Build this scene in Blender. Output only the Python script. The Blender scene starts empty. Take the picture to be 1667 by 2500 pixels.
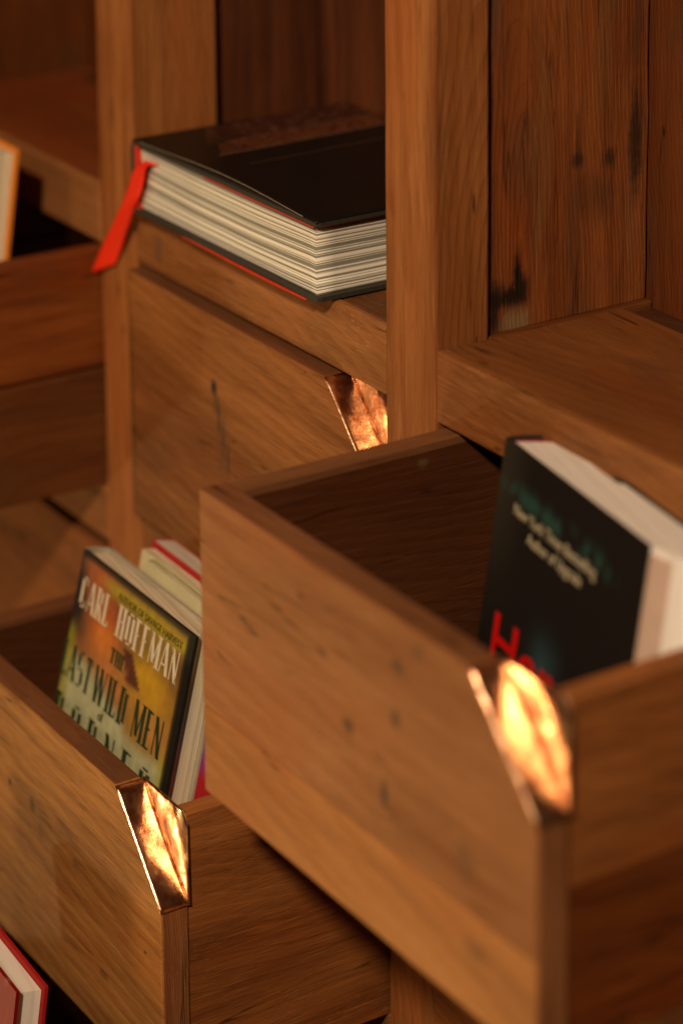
import bpy, bmesh, math, random
from mathutils import Vector, Matrix, noise as mnoise
random.seed(7)
S = bpy.context.scene
COL = S.collection
R = math.radians

# ------------------------------------------------------------------ camera
cam_d = bpy.data.cameras.new("camera")
cam = bpy.data.objects.new("camera", cam_d)
COL.objects.link(cam)
S.camera = cam
yaw, pitch, roll = 1.01063653, 0.191730227, -0.0114130671
f = Vector((-math.sin(yaw) * math.cos(pitch), math.cos(yaw) * math.cos(pitch), -math.sin(pitch)))
r = f.cross(Vector((0, 0, 1))).normalized()
u = r.cross(f)
r2 = math.cos(roll) * r + math.sin(roll) * u
u2 = -math.sin(roll) * r + math.cos(roll) * u
m = Matrix((r2, u2, -f)).transposed().to_4x4()
m.translation = Vector((1.27938992, -0.851253921, 0.582538765))
cam.matrix_world = m
cam_d.sensor_fit = 'VERTICAL'
cam_d.sensor_height = 36.0
cam_d.sensor_width = 24.0
cam_d.lens = 6466.81555 / 2500 * 36.0
cam_d.shift_x = (833.5 - 763.094) / 2500
cam_d.shift_y = (-144.438 - 1250) / 2500
cam_d.clip_start = 0.05
cam_d.clip_end = 50
cam_d.dof.use_dof = True
cam_d.dof.focus_distance = 1.635
cam_d.dof.aperture_fstop = 3.1

# ------------------------------------------------------------------ world, lamps, exposure
W = bpy.data.worlds.new("World")
S.world = W
W.use_nodes = True
W.node_tree.nodes["Background"].inputs[0].default_value = (1.0, 0.52, 0.26, 1)
W.node_tree.nodes["Background"].inputs[1].default_value = 0.035
S.view_settings.view_transform = 'Standard'
S.view_settings.look = 'None'
S.view_settings.exposure = 0.0
S.view_settings.gamma = 1.0


def lamp(name, loc, power, radius, color, label):
    l = bpy.data.lights.new(name, 'POINT')
    l.energy = power
    l.shadow_soft_size = radius
    l.color = color
    o = bpy.data.objects.new(name, l)
    o.location = loc
    COL.objects.link(o)
    return o


key_dir = Vector((0.85, -1.0, 1.27)).normalized()
lamp("unseen_bulb", Vector((0.0, -0.05, -0.35)) + key_dir * 2.5, 178, 0.075, (1.0, 0.73, 0.46), "")
left_dir = Vector((-0.12, -1.0, 0.75)).normalized()
lamp("unseen_bulb", Vector((0.1, -0.1, -0.1)) + left_dir * 2.6, 44, 0.30, (1.0, 0.70, 0.42), "")  # added front fill; no second bulb is known here
lamp("table_lamp_bulb", Vector((0.11, -0.1, -0.1)) + Vector((-0.75, -0.50, -0.445)).normalized() * 2.0, 15, 0.040, (1.0, 0.78, 0.38), "")
lamp("low_fill", Vector((0.0, -0.1, -0.2)) + Vector((-0.22, -0.75, -0.75)).normalized() * 1.5, 30, 0.16, (1.0, 0.64, 0.25), "")  # added warm fill from low in front, not a real candle
S.cycles.use_denoising = True
S.cycles.max_bounces = 6

# ------------------------------------------------------------------ node helpers
def new_mat(name):
    mt = bpy.data.materials.new(name)
    mt.use_nodes = True
    nt = mt.node_tree
    return mt, nt, nt.nodes["Principled BSDF"]


class NG:
    def __init__(s, nt):
        s.nt = nt

    def n(s, typ, **kw):
        nd = s.nt.nodes.new(typ)
        for k, v in kw.items():
            setattr(nd, k, v)
        return nd

    def link(s, a, b):
        s.nt.links.new(a, b)

    def put(s, sock, v):
        if isinstance(v, bpy.types.NodeSocket):
            s.link(v, sock)
        else:
            sock.default_value = v

    def math(s, op, a, b=0.0, c=0.0, clamp=False):
        nd = s.n('ShaderNodeMath', operation=op, use_clamp=clamp)
        s.put(nd.inputs[0], a); s.put(nd.inputs[1], b); s.put(nd.inputs[2], c)
        return nd.outputs[0]

    def vmath(s, op, a, b=(0, 0, 0), out=0):
        nd = s.n('ShaderNodeVectorMath', operation=op)
        s.put(nd.inputs[0], a); s.put(nd.inputs[1], b)
        return nd.outputs[out]

    def noise(s, vec, scale=1.0, detail=2.0, rough=0.5, col=False):
        nd = s.n('ShaderNodeTexNoise')
        s.put(nd.inputs['Vector'], vec)
        nd.inputs['Scale'].default_value = scale
        nd.inputs['Detail'].default_value = detail
        nd.inputs['Roughness'].default_value = rough
        return nd.outputs[1 if col else 0]

    def ramp(s, v, lo, hi):
        nd = s.n('ShaderNodeMapRange', interpolation_type='SMOOTHSTEP')
        s.put(nd.inputs[0], v)
        nd.inputs[1].default_value = lo; nd.inputs[2].default_value = hi
        return nd.outputs[0]

    def mix(s, fac, a, b, mode='MIX'):
        nd = s.n('ShaderNodeMix', data_type='RGBA', blend_type=mode)
        s.put(nd.inputs[0], fac)
        s.put(nd.inputs[6], a); s.put(nd.inputs[7], b)
        return nd.outputs[2]

    def attr(s, name):
        nd = s.n('ShaderNodeAttribute', attribute_name=name)
        return nd


def c4(c):
    return (c[0], c[1], c[2], 1.0)


def wood(name, light, dark, stain=(0.06, 0.035, 0.02), stain_amt=0.35, ring=0.5, spots=(), rough=0.6,
         fibre=0.35, ring_freq=150.0, streak=0.55, scuff=0.0, grey=0.0):
    mt, nt, b = new_mat(name)
    g = NG(nt)
    gv = g.attr("grain").outputs['Vector']
    bp = g.attr("bpos").outputs['Vector']
    # slow warp shared by every layer
    w1 = g.noise(g.vmath('MULTIPLY', gv, (5.0, 16.0, 16.0)), 1.0, 2.0, 0.5, True)
    w1 = g.vmath('SUBTRACT', w1, (0.5, 0.5, 0.5))
    warp = g.vmath('ADD', gv, g.vmath('MULTIPLY', w1, (0.0, 0.022, 0.022)))
    # growth rings: distance from a tilted pith line
    sep = g.n('ShaderNodeSeparateXYZ'); g.link(warp, sep.inputs[0])
    vv = g.math('ADD', sep.outputs[1], g.math('MULTIPLY', sep.outputs[0], 0.16))
    ww = g.math('ADD', sep.outputs[2], g.math('MULTIPLY', sep.outputs[0], -0.09))
    comb = g.n('ShaderNodeCombineXYZ'); g.link(vv, comb.inputs[1]); g.link(ww, comb.inputs[2])
    dist = g.vmath('LENGTH', comb.outputs[0], out=1)
    ph = g.math('MULTIPLY', dist, ring_freq)
    fr = g.math('FRACT', ph)
    ringv = g.math('MULTIPLY', g.ramp(fr, 0.1, 0.85), g.math('SUBTRACT', 1.0, g.ramp(fr, 0.9, 1.0)))
    band = g.noise(g.vmath('MULTIPLY', comb.outputs[0], (0, 38.0, 38.0)), 1.0, 2.0, 0.6)
    streakv = g.noise(g.vmath('MULTIPLY', warp, (3.5, 90.0, 90.0)), 1.0, 3.0, 0.6)
    fib = g.noise(g.vmath('MULTIPLY', warp, (28.0, 900.0, 900.0)), 1.0, 2.0, 0.6)
    blot = g.noise(g.vmath('MULTIPLY', gv, (9.0, 20.0, 20.0)), 1.0, 3.0, 0.55)
    # combine
    t = g.math('ADD', g.math('MULTIPLY', ringv, 0.42 * ring),
               g.math('MULTIPLY', g.ramp(streakv, 0.35, 0.7), streak * 0.5))
    t = g.math('ADD', t, g.math('MULTIPLY', g.ramp(band, 0.35, 0.68), 0.45 * ring))
    t = g.math('ADD', t, g.math('MULTIPLY', g.ramp(fib, 0.42, 0.72), fibre * 0.6), clamp=True)
    col = g.mix(t, c4(light), c4(dark))
    t = g.math('ADD', t, g.math('MULTIPLY', g.math('SUBTRACT', g.noise(g.vmath('MULTIPLY', warp, (2.2, 34.0, 34.0)), 1.0, 2.0, 0.5), 0.5), 1.1), clamp=True)
    col = g.mix(t, c4(light), c4(dark))
    big = g.noise(g.vmath('MULTIPLY', gv, (3.5, 9.0, 9.0)), 1.0, 2.0, 0.5)
    col = g.mix(g.math('MULTIPLY', g.ramp(big, 0.35, 0.7), 0.55), col, c4((dark[0] * .72, dark[1] * .68, dark[2] * .66)))
    # redder / greyer patches
    hue = g.noise(g.vmath('MULTIPLY', gv, (4.0, 11.0, 11.0)), 1.3, 2.0, 0.5)
    col = g.mix(g.math('MULTIPLY', g.ramp(hue, 0.5, 0.72), 0.45), col,
                c4((light[0] * 0.82, light[1] * 0.55, light[2] * 0.42)))
    col = g.mix(g.math('MULTIPLY', g.ramp(blot, 0.52, 0.78), stain_amt), col, c4(stain))
    if grey:
        gn = g.noise(g.vmath('MULTIPLY', warp, (4.0, 75.0, 75.0)), 1.0, 4.0, 0.7)
        col = g.mix(g.math('MULTIPLY', g.ramp(gn, 0.5, 0.66), grey), col, c4((light[0] * .62, light[1] * .95, light[2] * 1.3)))
        gn2 = g.noise(g.vmath('MULTIPLY', gv, (5.0, 110.0, 110.0)), 1.0, 4.0, 0.7)
        col = g.mix(g.math('MULTIPLY', g.ramp(gn2, 0.55, 0.7), grey), col, c4((dark[0] * .45, dark[1] * .5, dark[2] * .55)))
    # dark pores
    por = g.noise(g.vmath('MULTIPLY', gv, (70.0, 1500.0, 1500.0)), 1.0, 1.0, 0.5)
    col = g.mix(g.math('MULTIPLY', g.ramp(por, 0.62, 0.74), 0.5), col, c4((dark[0] * .45, dark[1] * .45, dark[2] * .45)))
    if scuff:
        sc = g.noise(g.vmath('MULTIPLY', gv, (160.0, 1300.0, 1300.0)), 1.0, 1.0, 0.5)
        sm = g.noise(g.vmath('MULTIPLY', gv, (22.0, 22.0, 22.0)), 1.0, 2.0, 0.5)
        fac = g.math('MULTIPLY', g.ramp(sc, 0.6, 0.72), g.ramp(sm, 0.5, 0.62))
        col = g.mix(g.math('MULTIPLY', fac, scuff), col, c4((light[0] * 1.35, light[1] * 1.45, light[2] * 1.7)))
    ck = g.noise(g.vmath('MULTIPLY', gv, (2.6, 46.0, 46.0)), 1.0, 3.0, 0.55)
    ck = g.math('SUBTRACT', 1.0, g.ramp(g.math('ABSOLUTE', g.math('SUBTRACT', ck, 0.5)), 0.002, 0.011))
    cm = g.noise(g.vmath('MULTIPLY', gv, (7.0, 14.0, 14.0)), 1.0, 1.0, 0.5)
    col = g.mix(g.math('MULTIPLY', g.math('MULTIPLY', ck, g.ramp(cm, 0.5, 0.62)), 0.75), col, c4((dark[0] * .35, dark[1] * .35, dark[2] * .35)))
    lt = g.noise(g.vmath('MULTIPLY', gv, (22.0, 620.0, 620.0)), 1.0, 2.0, 0.6)
    col = g.mix(g.math('MULTIPLY', g.ramp(lt, 0.55, 0.72), 0.28), col, c4((min(1, light[0] * 1.35), light[1] * 1.45, light[2] * 1.6)))
    nz = g.math('ADD', g.math('MULTIPLY', g.noise(bp, 130.0, 3.0, 0.65), 0.45), g.math('MULTIPLY', g.noise(g.vmath('MULTIPLY', gv, (40.0, 420.0, 420.0)), 1.0, 2.0, 0.6), 0.55))
    for (cx, cy, cz, rx, ry, rz, amt, scol) in spots:
        d = g.vmath('SUBTRACT', bp, (cx, cy, cz))
        d = g.vmath('DIVIDE', d, (rx, ry, rz))
        L = g.vmath('LENGTH', d, out=1)
        L = g.math('ADD', L, g.math('MULTIPLY', g.math('SUBTRACT', nz, 0.5), 1.9))
        msk = g.math('SUBTRACT', 1.0, g.ramp(L, 0.25, 1.25))
        col = g.mix(g.math('MULTIPLY', msk, amt), col, c4(scol))
    g.link(col, b.inputs['Base Color'])
    rg = g.math('ADD', rough, g.math('MULTIPLY', g.math('SUBTRACT', fib, 0.5), 0.25))
    g.link(rg, b.inputs['Roughness'])
    b.inputs['Specular IOR Level'].default_value = 0.12
    bmp = g.n('ShaderNodeBump'); bmp.inputs['Strength'].default_value = 0.6
    bmp.inputs['Distance'].default_value = 0.0006
    h = g.math('ADD', g.math('MULTIPLY', fib, -0.8), g.math('MULTIPLY', ringv, -0.4))
    h = g.math('ADD', h, g.math('MULTIPLY', blot, 1.6))
    g.link(h, bmp.inputs['Height']); g.link(bmp.outputs[0], b.inputs['Normal'])
    return mt


def plain(name, col, rough=0.5, spec=0.4, var=0.15, scale=60.0, metal=0.0):
    mt, nt, b = new_mat(name)
    g = NG(nt)
    tc = g.n('ShaderNodeTexCoord').outputs['Object']
    nz = g.noise(tc, scale, 3.0, 0.6)
    k = 1 - var
    colr = g.mix(nz, c4([x * k for x in col]), c4([min(1, x * (1 + var)) for x in col]))
    g.link(colr, b.inputs['Base Color'])
    b.inputs['Roughness'].default_value = rough
    b.inputs['Specular IOR Level'].default_value = spec
    b.inputs['Metallic'].default_value = metal
    return mt


def printed(name, rough=0.5, spec=0.15):
    """colour print held in the mesh colour attribute 'ink'"""
    mt, nt, b = new_mat(name)
    g = NG(nt)
    g.link(g.attr("ink").outputs['Color'], b.inputs['Base Color'])
    b.inputs['Roughness'].default_value = rough
    b.inputs['Specular IOR Level'].default_value = spec
    return mt


def pages(name, light, dark, scale, amt=1.0, fine=0.25, thr=(0.45, 0.58), sag=0.0):
    """paper edges: leaf strata across the thickness coordinate (leaf.x), leaf.y runs along the leaves"""
    mt, nt, b = new_mat(name)
    g = NG(nt)
    a = g.attr("leaf").outputs['Vector']
    sp = g.n('ShaderNodeSeparateXYZ'); g.link(a, sp.inputs[0])
    slow = g.noise(g.vmath('MULTIPLY', a, (6.0, 9.0, 0.0)), 1.0, 1.0)
    t = g.math('ADD', sp.outputs[0], g.math('MULTIPLY', g.math('SUBTRACT', slow, 0.5), sag))
    cb = g.n('ShaderNodeCombineXYZ'); g.link(t, cb.inputs[0])
    n1 = g.noise(g.vmath('MULTIPLY', cb.outputs[0], (scale, 0, 0)), 1.0, 2.0, 0.6)
    cb2 = g.n('ShaderNodeCombineXYZ'); g.link(t, cb2.inputs[0]); g.link(g.math('MULTIPLY', sp.outputs[1], 0.012), cb2.inputs[1])
    n2 = g.noise(g.vmath('MULTIPLY', cb2.outputs[0], (2600.0, 2600.0, 0)), 1.0, 2.0, 0.6)
    f1 = g.math('MULTIPLY', g.ramp(n1, thr[0], thr[1]), amt)
    col = g.mix(f1, c4(light), c4(dark))
    col = g.mix(g.math('MULTIPLY', g.ramp(n2, 0.45, 0.75), fine), col, c4([x * 0.45 for x in dark]))
    g.link(col, b.inputs['Base Color'])
    b.inputs['Roughness'].default_value = 0.8
    b.inputs['Specular IOR Level'].default_value = 0.2
    bmp = g.n('ShaderNodeBump'); bmp.inputs['Strength'].default_value = 0.3
    bmp.inputs['Distance'].default_value = 0.0004
    g.link(n2, bmp.inputs['Height']); g.link(bmp.outputs[0], b.inputs['Normal'])
    return mt


# ------------------------------------------------------------------ wood kinds
D_ = (0.02, 0.018, 0.015)
LIGHT = (0.33, 0.122, 0.036); DARK = (0.19, 0.060, 0.015)
W_FRONT = wood("wood_front", LIGHT, DARK, stain_amt=0.3, ring=0.5, ring_freq=105, fibre=0.6, scuff=0.15, streak=.7)
W_D1 = wood("wood_front_closed", (0.3586, 0.1451, 0.0459), (0.1656, 0.0537, 0.0129), stain_amt=0.25, ring=0.5, ring_freq=105, streak=.7,
            spots=[(-0.196, -.009, -0.0535, .0045, .03, .0065, 1.0, D_),
                   (-0.1935, -.009, -0.064, .0050, .03, .012, .6, (.07, .045, .025)),
                   (-0.1900, -.009, -0.074, .0022, .03, .014, .8, (.05, .03, .02)),
                   (-0.1845, -.009, -0.086, .0020, .03, .016, .8, (.05, .03, .02)),
                   (-0.1785, -.009, -0.100, .0020, .03, .016, .7, (.05, .03, .02)),
                   (-0.185, -.009, -0.09, .010, .03, .030, .35, (.10, .055, .03)),
                   (-0.316, -.009, -0.09, .0075, .03, .10, .6, (.07, .035, .016)),  # shading at the left end painted as a tall dark strip
                   (-0.079, -.009, -0.0065, .0009, .03, .0009, 1.0, D_)], fibre=0.4)
W_D2 = wood("wood_front_low", (0.4533, 0.2125, 0.0631), (0.2123, 0.0821, 0.0207), stain_amt=0.3, ring=0.55, ring_freq=95, streak=.7,
            spots=[(-0.2092, -.163, -0.3014, .0028, .03, .0035, .9, D_),
                   (-0.1756, -.163, -0.303, .005, .03, .006, .7, (.06, .045, .02)),
                   (-0.165, -.163, -0.317, .004, .03, .009, .35, (.1, .06, .03)),
                   (-0.128, -.163, -0.30, .018, .03, .008, .25, (.12, .07, .035)),
                   (-0.1149, -.163, -0.316, .006, .03, .005, .4, (.09, .06, .03)),
                   (-0.0232, -.163, -0.3301, .0016, .03, .0016, .8, D_),
                   (-0.08, -.163, -0.375, .0075, .03, .0035, .6, (.09, .045, .02))], fibre=0.5, scuff=0.2)
W_BIG_A = wood("wood_front_big_upper", (0.4011, 0.1809, 0.0718), (0.2364, 0.0892, 0.0294), stain_amt=0.2, ring=0.55, ring_freq=80,
               spots=[(0.2724, -.163, -0.0125, .0055, .03, .0038, .55, (.07, .05, .03)),
                      (0.2541, -.163, -0.0287, .0065, .03, .0045, .75, (.05, .04, .025)),
                      (0.2520, -.163, -0.0574, .0052, .03, .0050, .8, (.05, .04, .025)),
                      (0.2081, -.163, -0.0798, .0062, .03, .0048, .8, (.05, .04, .025)),
                      (0.2415, -.163, -0.1026, .0042, .03, .0072, .85, (.05, .04, .025)),
                      (0.2370, -.163, -0.085, .008, .03, .004, .35, (.12, .05, .025)),
                      (0.3124, -.163, -0.1059, .010, .03, .012, .5, (.12, .06, .03))])
W_BIG_B = wood("wood_front_big_lower", (0.4412, 0.1972, 0.0661), (0.2695, 0.1008, 0.0279), stain_amt=0.15, ring=0.55, ring_freq=80,  # board's own tone change plus warm low light put into the colour
               spots=[(0.322, -.163, -0.150, .012, .03, .007, .45, (.13, .06, .03))])
W_SIDE = wood("wood_side", (0.4029, 0.1480, 0.0418), (0.1583, 0.0477, 0.0121), stain_amt=0.45, ring=0.3, ring_freq=120, streak=.9,
              fibre=0.5, scuff=0.35)
W_SIDE2 = wood("wood_side_red", (0.2553, 0.0736, 0.0164), (0.1132, 0.0258, 0.0053), stain_amt=0.35, ring=0.35, ring_freq=120, streak=.9,
               fibre=0.5)
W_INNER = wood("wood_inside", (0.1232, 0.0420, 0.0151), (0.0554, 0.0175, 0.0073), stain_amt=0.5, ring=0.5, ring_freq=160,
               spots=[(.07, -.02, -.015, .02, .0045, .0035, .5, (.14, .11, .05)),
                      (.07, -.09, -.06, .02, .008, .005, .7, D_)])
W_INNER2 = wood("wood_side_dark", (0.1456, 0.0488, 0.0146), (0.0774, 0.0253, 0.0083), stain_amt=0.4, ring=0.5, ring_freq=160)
W_POST = wood("wood_post", (0.3866, 0.1529, 0.0491), (0.2050, 0.0640, 0.0158), stain_amt=0.25, ring=0.5, ring_freq=190,
              streak=0.9, fibre=0.35,
              spots=[(.052, .0285, .130, .01, .0016, .007, .85, (.05, .02, .01)),
                     (-.34, 0, -.056, .004, .01, .0045, .5, (.08, .03, .015))])
W_SHELF = wood("wood_shelf", (0.3614, 0.1533, 0.0529), (0.1889, 0.0644, 0.0174), stain_amt=0.35, ring=0.45, ring_freq=130,
               fibre=0.45, scuff=0.5,
               spots=[(-.287, 0, .018, .008, .03, .012, .6, (.11, .06, .035))])
W_SHELF_RED = wood("wood_shelf_red", (0.2340, 0.0608, 0.0169), (0.1296, 0.0308, 0.0080), stain_amt=0.3, ring=0.4, ring_freq=130)
W_TOP = wood("wood_shelf_top", (0.2000, 0.0696, 0.0201), (0.1116, 0.0346, 0.0095), stain_amt=0.4, ring=0.35, ring_freq=110, streak=.5)  # tone for shelf tops, darker than the shelf fronts
W_EDGE = wood("wood_top_edge", (0.2000, 0.0809, 0.0341), (0.1080, 0.0407, 0.0153), stain_amt=0.3, ring=0.3, ring_freq=110, scuff=.3)  # tone for drawer top edges, darker than the drawer fronts
W_BACK_SHADED = wood("wood_back_shaded", (0.13, 0.038, 0.013), (0.055, 0.016, 0.007), stain_amt=0.5, ring=0.4, ring_freq=230, streak=1.0, fibre=0.55, rough=0.8)  # middle cubby's shade is put into this darker wood colour
W_PLANK = wood("wood_plank_old", (0.3201, 0.1024, 0.0283), (0.1440, 0.0415, 0.0117), stain=(.10, .062, .036), stain_amt=0.9,
               ring=0.18, ring_freq=230, streak=1.2, fibre=0.8, rough=0.7, grey=0.5,
               spots=[(.048, .064, .078, .01, .0035, .020, .98, (.008, .006, .004)),
                      (.048, .060, .066, .01, .013, .0085, .95, (.012, .009, .006)),
                      (.048, .068, .069, .01, .007, .012, .9, (.015, .012, .008)),
                      (.048, .049, .068, .01, .007, .011, .85, (.015, .011, .008)),
                      (.048, .064, .048, .01, .014, .012, .6, (.26, .19, .10)),
                      (.048, .047, .058, .01, .0045, .018, .9, (.012, .009, .007)),
                      (.048, .1092, .1437, .01, .0052, .0062, .8, (.025, .018, .012)),
                      (.048, .109, .155, .01, .002, .022, .6, (.04, .02, .012)),
                      (.048, .1335, .1405, .01, .0055, .0075, .8, (.025, .018, .012)),
                      (.048, .1535, .150, .01, .007, .040, .9, (.025, .015, .010)),
                      (.048, .1545, .22, .01, .0055, .05, .6, (.05, .025, .015)),
                      (.048, .125, .118, .01, .016, .018, .45, (.05, .03, .018)),
                      (.048, .066, .155, .01, .013, .035, .35, (.10, .055, .03)),
                      (.048, .043, .17, .01, .003, .22, .8, (.025, .015, .01))])
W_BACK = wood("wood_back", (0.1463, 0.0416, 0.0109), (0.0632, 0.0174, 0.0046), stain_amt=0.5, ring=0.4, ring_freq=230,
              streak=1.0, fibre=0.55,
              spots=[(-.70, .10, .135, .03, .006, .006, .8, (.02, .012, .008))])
W_END = wood("wood_end_grain", (0.4462, 0.1855, 0.0728), (0.1928, 0.0717, 0.0269), stain_amt=0.3, ring=1.0, ring_freq=420,
             fibre=0.2, streak=0.3, scuff=0.3)

# ------------------------------------------------------------------ object helpers
def link_mesh(name, me, parent=None, mat=None, smooth=False):
    o = bpy.data.objects.new(name, me)
    COL.objects.link(o)
    if parent:
        o.parent = parent
    if mat:
        me.materials.append(mat)
    if smooth:
        for p in me.polygons:
            p.use_smooth = True
    return o


def thing(name, label, cat, loc=(0, 0, 0), rot=(0, 0, 0), group=None, kind=None):
    o = bpy.data.objects.new(name, None)
    o.empty_display_size = 0.03
    COL.objects.link(o)
    o.location = loc
    o.rotation_euler = rot
    o['label'] = label
    o['category'] = cat
    if group:
        o['group'] = group
    if kind:
        o['kind'] = kind
    return o


def grain_attr(me, axis, origin=(0, 0, 0)):
    """grain.x runs along the fibres; random offset per board so no two boards match"""
    n = len(me.vertices)
    off = Vector((random.uniform(-3, 3), random.uniform(0.02, 0.07) * random.choice((-1, 1)),
                  random.uniform(0.012, 0.05) * random.choice((-1, 1))))
    # ring centre stays near the board, length offset is free: fold the tilt back in
    off.y -= 0.16 * off.x
    off.z += 0.09 * off.x
    ga = me.attributes.new("grain", 'FLOAT_VECTOR', 'POINT')
    ba = me.attributes.new("bpos", 'FLOAT_VECTOR', 'POINT')
    co = [v.co.copy() for v in me.vertices]
    cen = sum(co, Vector()) / n
    gd = []; bd = []
    for c in co:
        d = c - cen
        if axis == 'X':
            q = (d.x, d.z, d.y)
        elif axis == 'Y':
            q = (d.y, d.z, d.x)
        else:
            q = (d.z, d.x + d.y, d.y - d.x)
        gd += [q[0] + off.x, q[1] + off.y, q[2] + off.z]
        w = c + Vector(origin)
        bd += [w.x, w.y, w.z]
    ga.data.foreach_set("vector", gd)
    ba.data.foreach_set("vector", bd)


def wobble(bm, amt):
    for v in bm.verts:
        nv = mnoise.noise_vector(v.co * 28.0 + Vector((3.1, 7.7, 1.3)))
        v.co += nv * amt


def board(name, x0, x1, y0, y1, z0, z1, mat, axis, parent, bev=0.0012, amt=0.00035, poly=None, origin=(0, 0, 0)):
    """a board in the parent's own space; poly = XZ outline extruded along Y instead of a box"""
    bm = bmesh.new()
    if poly is None:
        poly = [(x0, z0), (x1, z0), (x1, z1), (x0, z1)]
    fr = [bm.verts.new((px, y0, pz)) for px, pz in poly]
    bk = [bm.verts.new((px, y1, pz)) for px, pz in poly]
    bm.faces.new(fr)
    bm.faces.new(bk[::-1])
    n = len(poly)
    for i in range(n):
        bm.faces.new((fr[(i + 1) % n], fr[i], bk[i], bk[(i + 1) % n]))
    # cut along the longest side so that edges can waver
    ax = {'X': 0, 'Y': 1, 'Z': 2}[axis]
    lo = min(v.co[ax] for v in bm.verts); hi = max(v.co[ax] for v in bm.verts)
    k = max(1, int((hi - lo) / 0.03))
    for i in range(1, k):
        p = Vector((0, 0, 0)); p[ax] = lo + (hi - lo) * i / k
        nn = Vector((0, 0, 0)); nn[ax] = 1
        bmesh.ops.bisect_plane(bm, geom=bm.verts[:] + bm.edges[:] + bm.faces[:], plane_co=p, plane_no=nn)
    sharp = [e for e in bm.edges if len(e.link_faces) == 2 and e.calc_face_angle(0) > 0.5]
    bmesh.ops.bevel(bm, geom=sharp, offset=bev, segments=2, affect='EDGES', profile=0.5, clamp_overlap=True)
    if amt:
        wobble(bm, amt)
    bmesh.ops.recalc_face_normals(bm, faces=bm.faces[:])
    me = bpy.data.meshes.new(name)
    bm.to_mesh(me); bm.free()
    grain_attr(me, axis, origin)
    return link_mesh(name, me, parent, mat)


# ------------------------------------------------------------------ the bookcase
BAY = 0.32; PW = 0.0523; ZT = 0.0452; PITCH = 0.2322; XL = -0.7443; DH = 0.1835
posts = [(-0.7445, -0.6925), (-0.3724, -0.32), (0.0, PW), (0.3723, 0.4246)]
bays = [(-0.6925, -0.3724), (-0.32, 0.0), (PW, 0.3723)]
ZTOP = 0.56; ZBOT = -0.72
case = thing("bookcase", "reclaimed brown wood bookcase with open cubbies above rows of drawers", "bookcase")
for i, (a, b) in enumerate(posts):
    dep = (0.04, 0.07, 0.04, 0.04)[i]
    board("upright", a, b, 0, dep, ZBOT, ZTOP, W_POST, 'Z', case, bev=0.0022, amt=0.0005)
    ins = (0.004, 0.012, 0.0045, 0.004)[i]
    # upper side planks of the cubby, set back a little from the post face
    wp = W_PLANK if i in (2, 3) else (W_BACK_SHADED if i == 1 else W_BACK)
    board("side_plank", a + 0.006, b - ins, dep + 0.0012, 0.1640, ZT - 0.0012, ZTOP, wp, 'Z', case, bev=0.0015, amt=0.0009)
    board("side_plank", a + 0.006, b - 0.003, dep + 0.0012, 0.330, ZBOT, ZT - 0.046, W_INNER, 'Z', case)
for i, (a, b) in enumerate(bays):
    # cubby back planks
    n = 3
    cuts = [a - 0.03, a + 0.115, a + 0.225, b + 0.03]
    for k in range(n):
        board("back_plank", cuts[k] + 0.0008, cuts[k + 1] - 0.0008, 0.1655, 0.181, ZT - 0.044, ZTOP, W_BACK_SHADED if i == 1 else W_BACK, 'Z', case,
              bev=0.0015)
    # one thick shelf cut in two, top toned darker; ends short of the back
    fr = wood if False else None
    board("shelf_front", a + 0.0003, b - 0.0006, 0.0008, 0.0066, 0.0004, ZT, W_SHELF, 'X', case, bev=0.0016)
    board("shelf_board", a + 0.0007, b - 0.0009, 0.0067, 0.141, 0.0008, ZT - 0.0002, W_TOP if i else W_SHELF_RED, 'X', case, bev=0.001)
    board("rear_cleat", a + 0.001, b - 0.001, 0.1413, 0.1650, ZT - 0.028, ZT - 0.0045, W_INNER, 'X', case)
    dep = (0.0405, 0.0705, 0.0405)[i]
    board("side_cleat", a - 0.016, a + 0.0002, dep, 0.1652, 0.0, ZT - 0.0003, W_TOP if i else W_SHELF_RED, 'Y', case)
    # rails between drawer rows
    for rrow in (1, 2):
        zt = ZT - rrow * PITCH
        board("rail", a + 0.0007, b - 0.0009, 0.0012, 0.045, zt - 0.0450, zt, W_SHELF, 'X', case, bev=0.002)
board("back_panel", XL, 0.4246, 0.3315, 0.345, ZBOT, ZT - 0.046, W_INNER, 'Z', case)
board("top_board", XL - 0.01, 0.4346, -0.002, 0.185, ZTOP + 0.0005, ZTOP + 0.04, W_SHELF, 'X', case)

# ------------------------------------------------------------------ copper
mt, nt, b = new_mat("copper_sheet")
g = NG(nt)
tc = g.n('ShaderNodeTexCoord').outputs['Object']
n1 = g.noise(tc, 85.0, 3.0, 0.6)
n2 = g.noise(g.vmath('MULTIPLY', tc, (60.0, 60.0, 320.0)), 1.0, 3.0, 0.6)
n3 = g.noise(tc, 700.0, 2.0, 0.5)
n4 = g.noise(g.vmath('MULTIPLY', tc, (130.0, 130.0, 75.0)), 1.0, 4.0, 0.65)
TARN = g.mix(g.ramp(n4, 0.46, 0.62), (0.93, 0.60, 0.38, 1), (0.58, 0.29, 0.18, 1))
g.link(TARN, b.inputs['Base Color'])
b.inputs['Metallic'].default_value = 1.0
g.link(g.math('ADD', 0.08, g.math('MULTIPLY', g.ramp(n1, 0.40, 0.7), 0.14)), b.inputs['Roughness'])
b2 = g.n('ShaderNodeBsdfPrincipled')
b2.inputs['Metallic'].default_value = 1.0
b2.inputs['Roughness'].default_value = 0.34
g.link(TARN, b2.inputs['Base Color'])
mxs = g.n('ShaderNodeMixShader'); mxs.inputs[0].default_value = 0.33
g.link(b.outputs[0], mxs.inputs[1]); g.link(b2.outputs[0], mxs.inputs[2])
g.link(mxs.outputs[0], nt.nodes['Material Output'].inputs[0])
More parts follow.
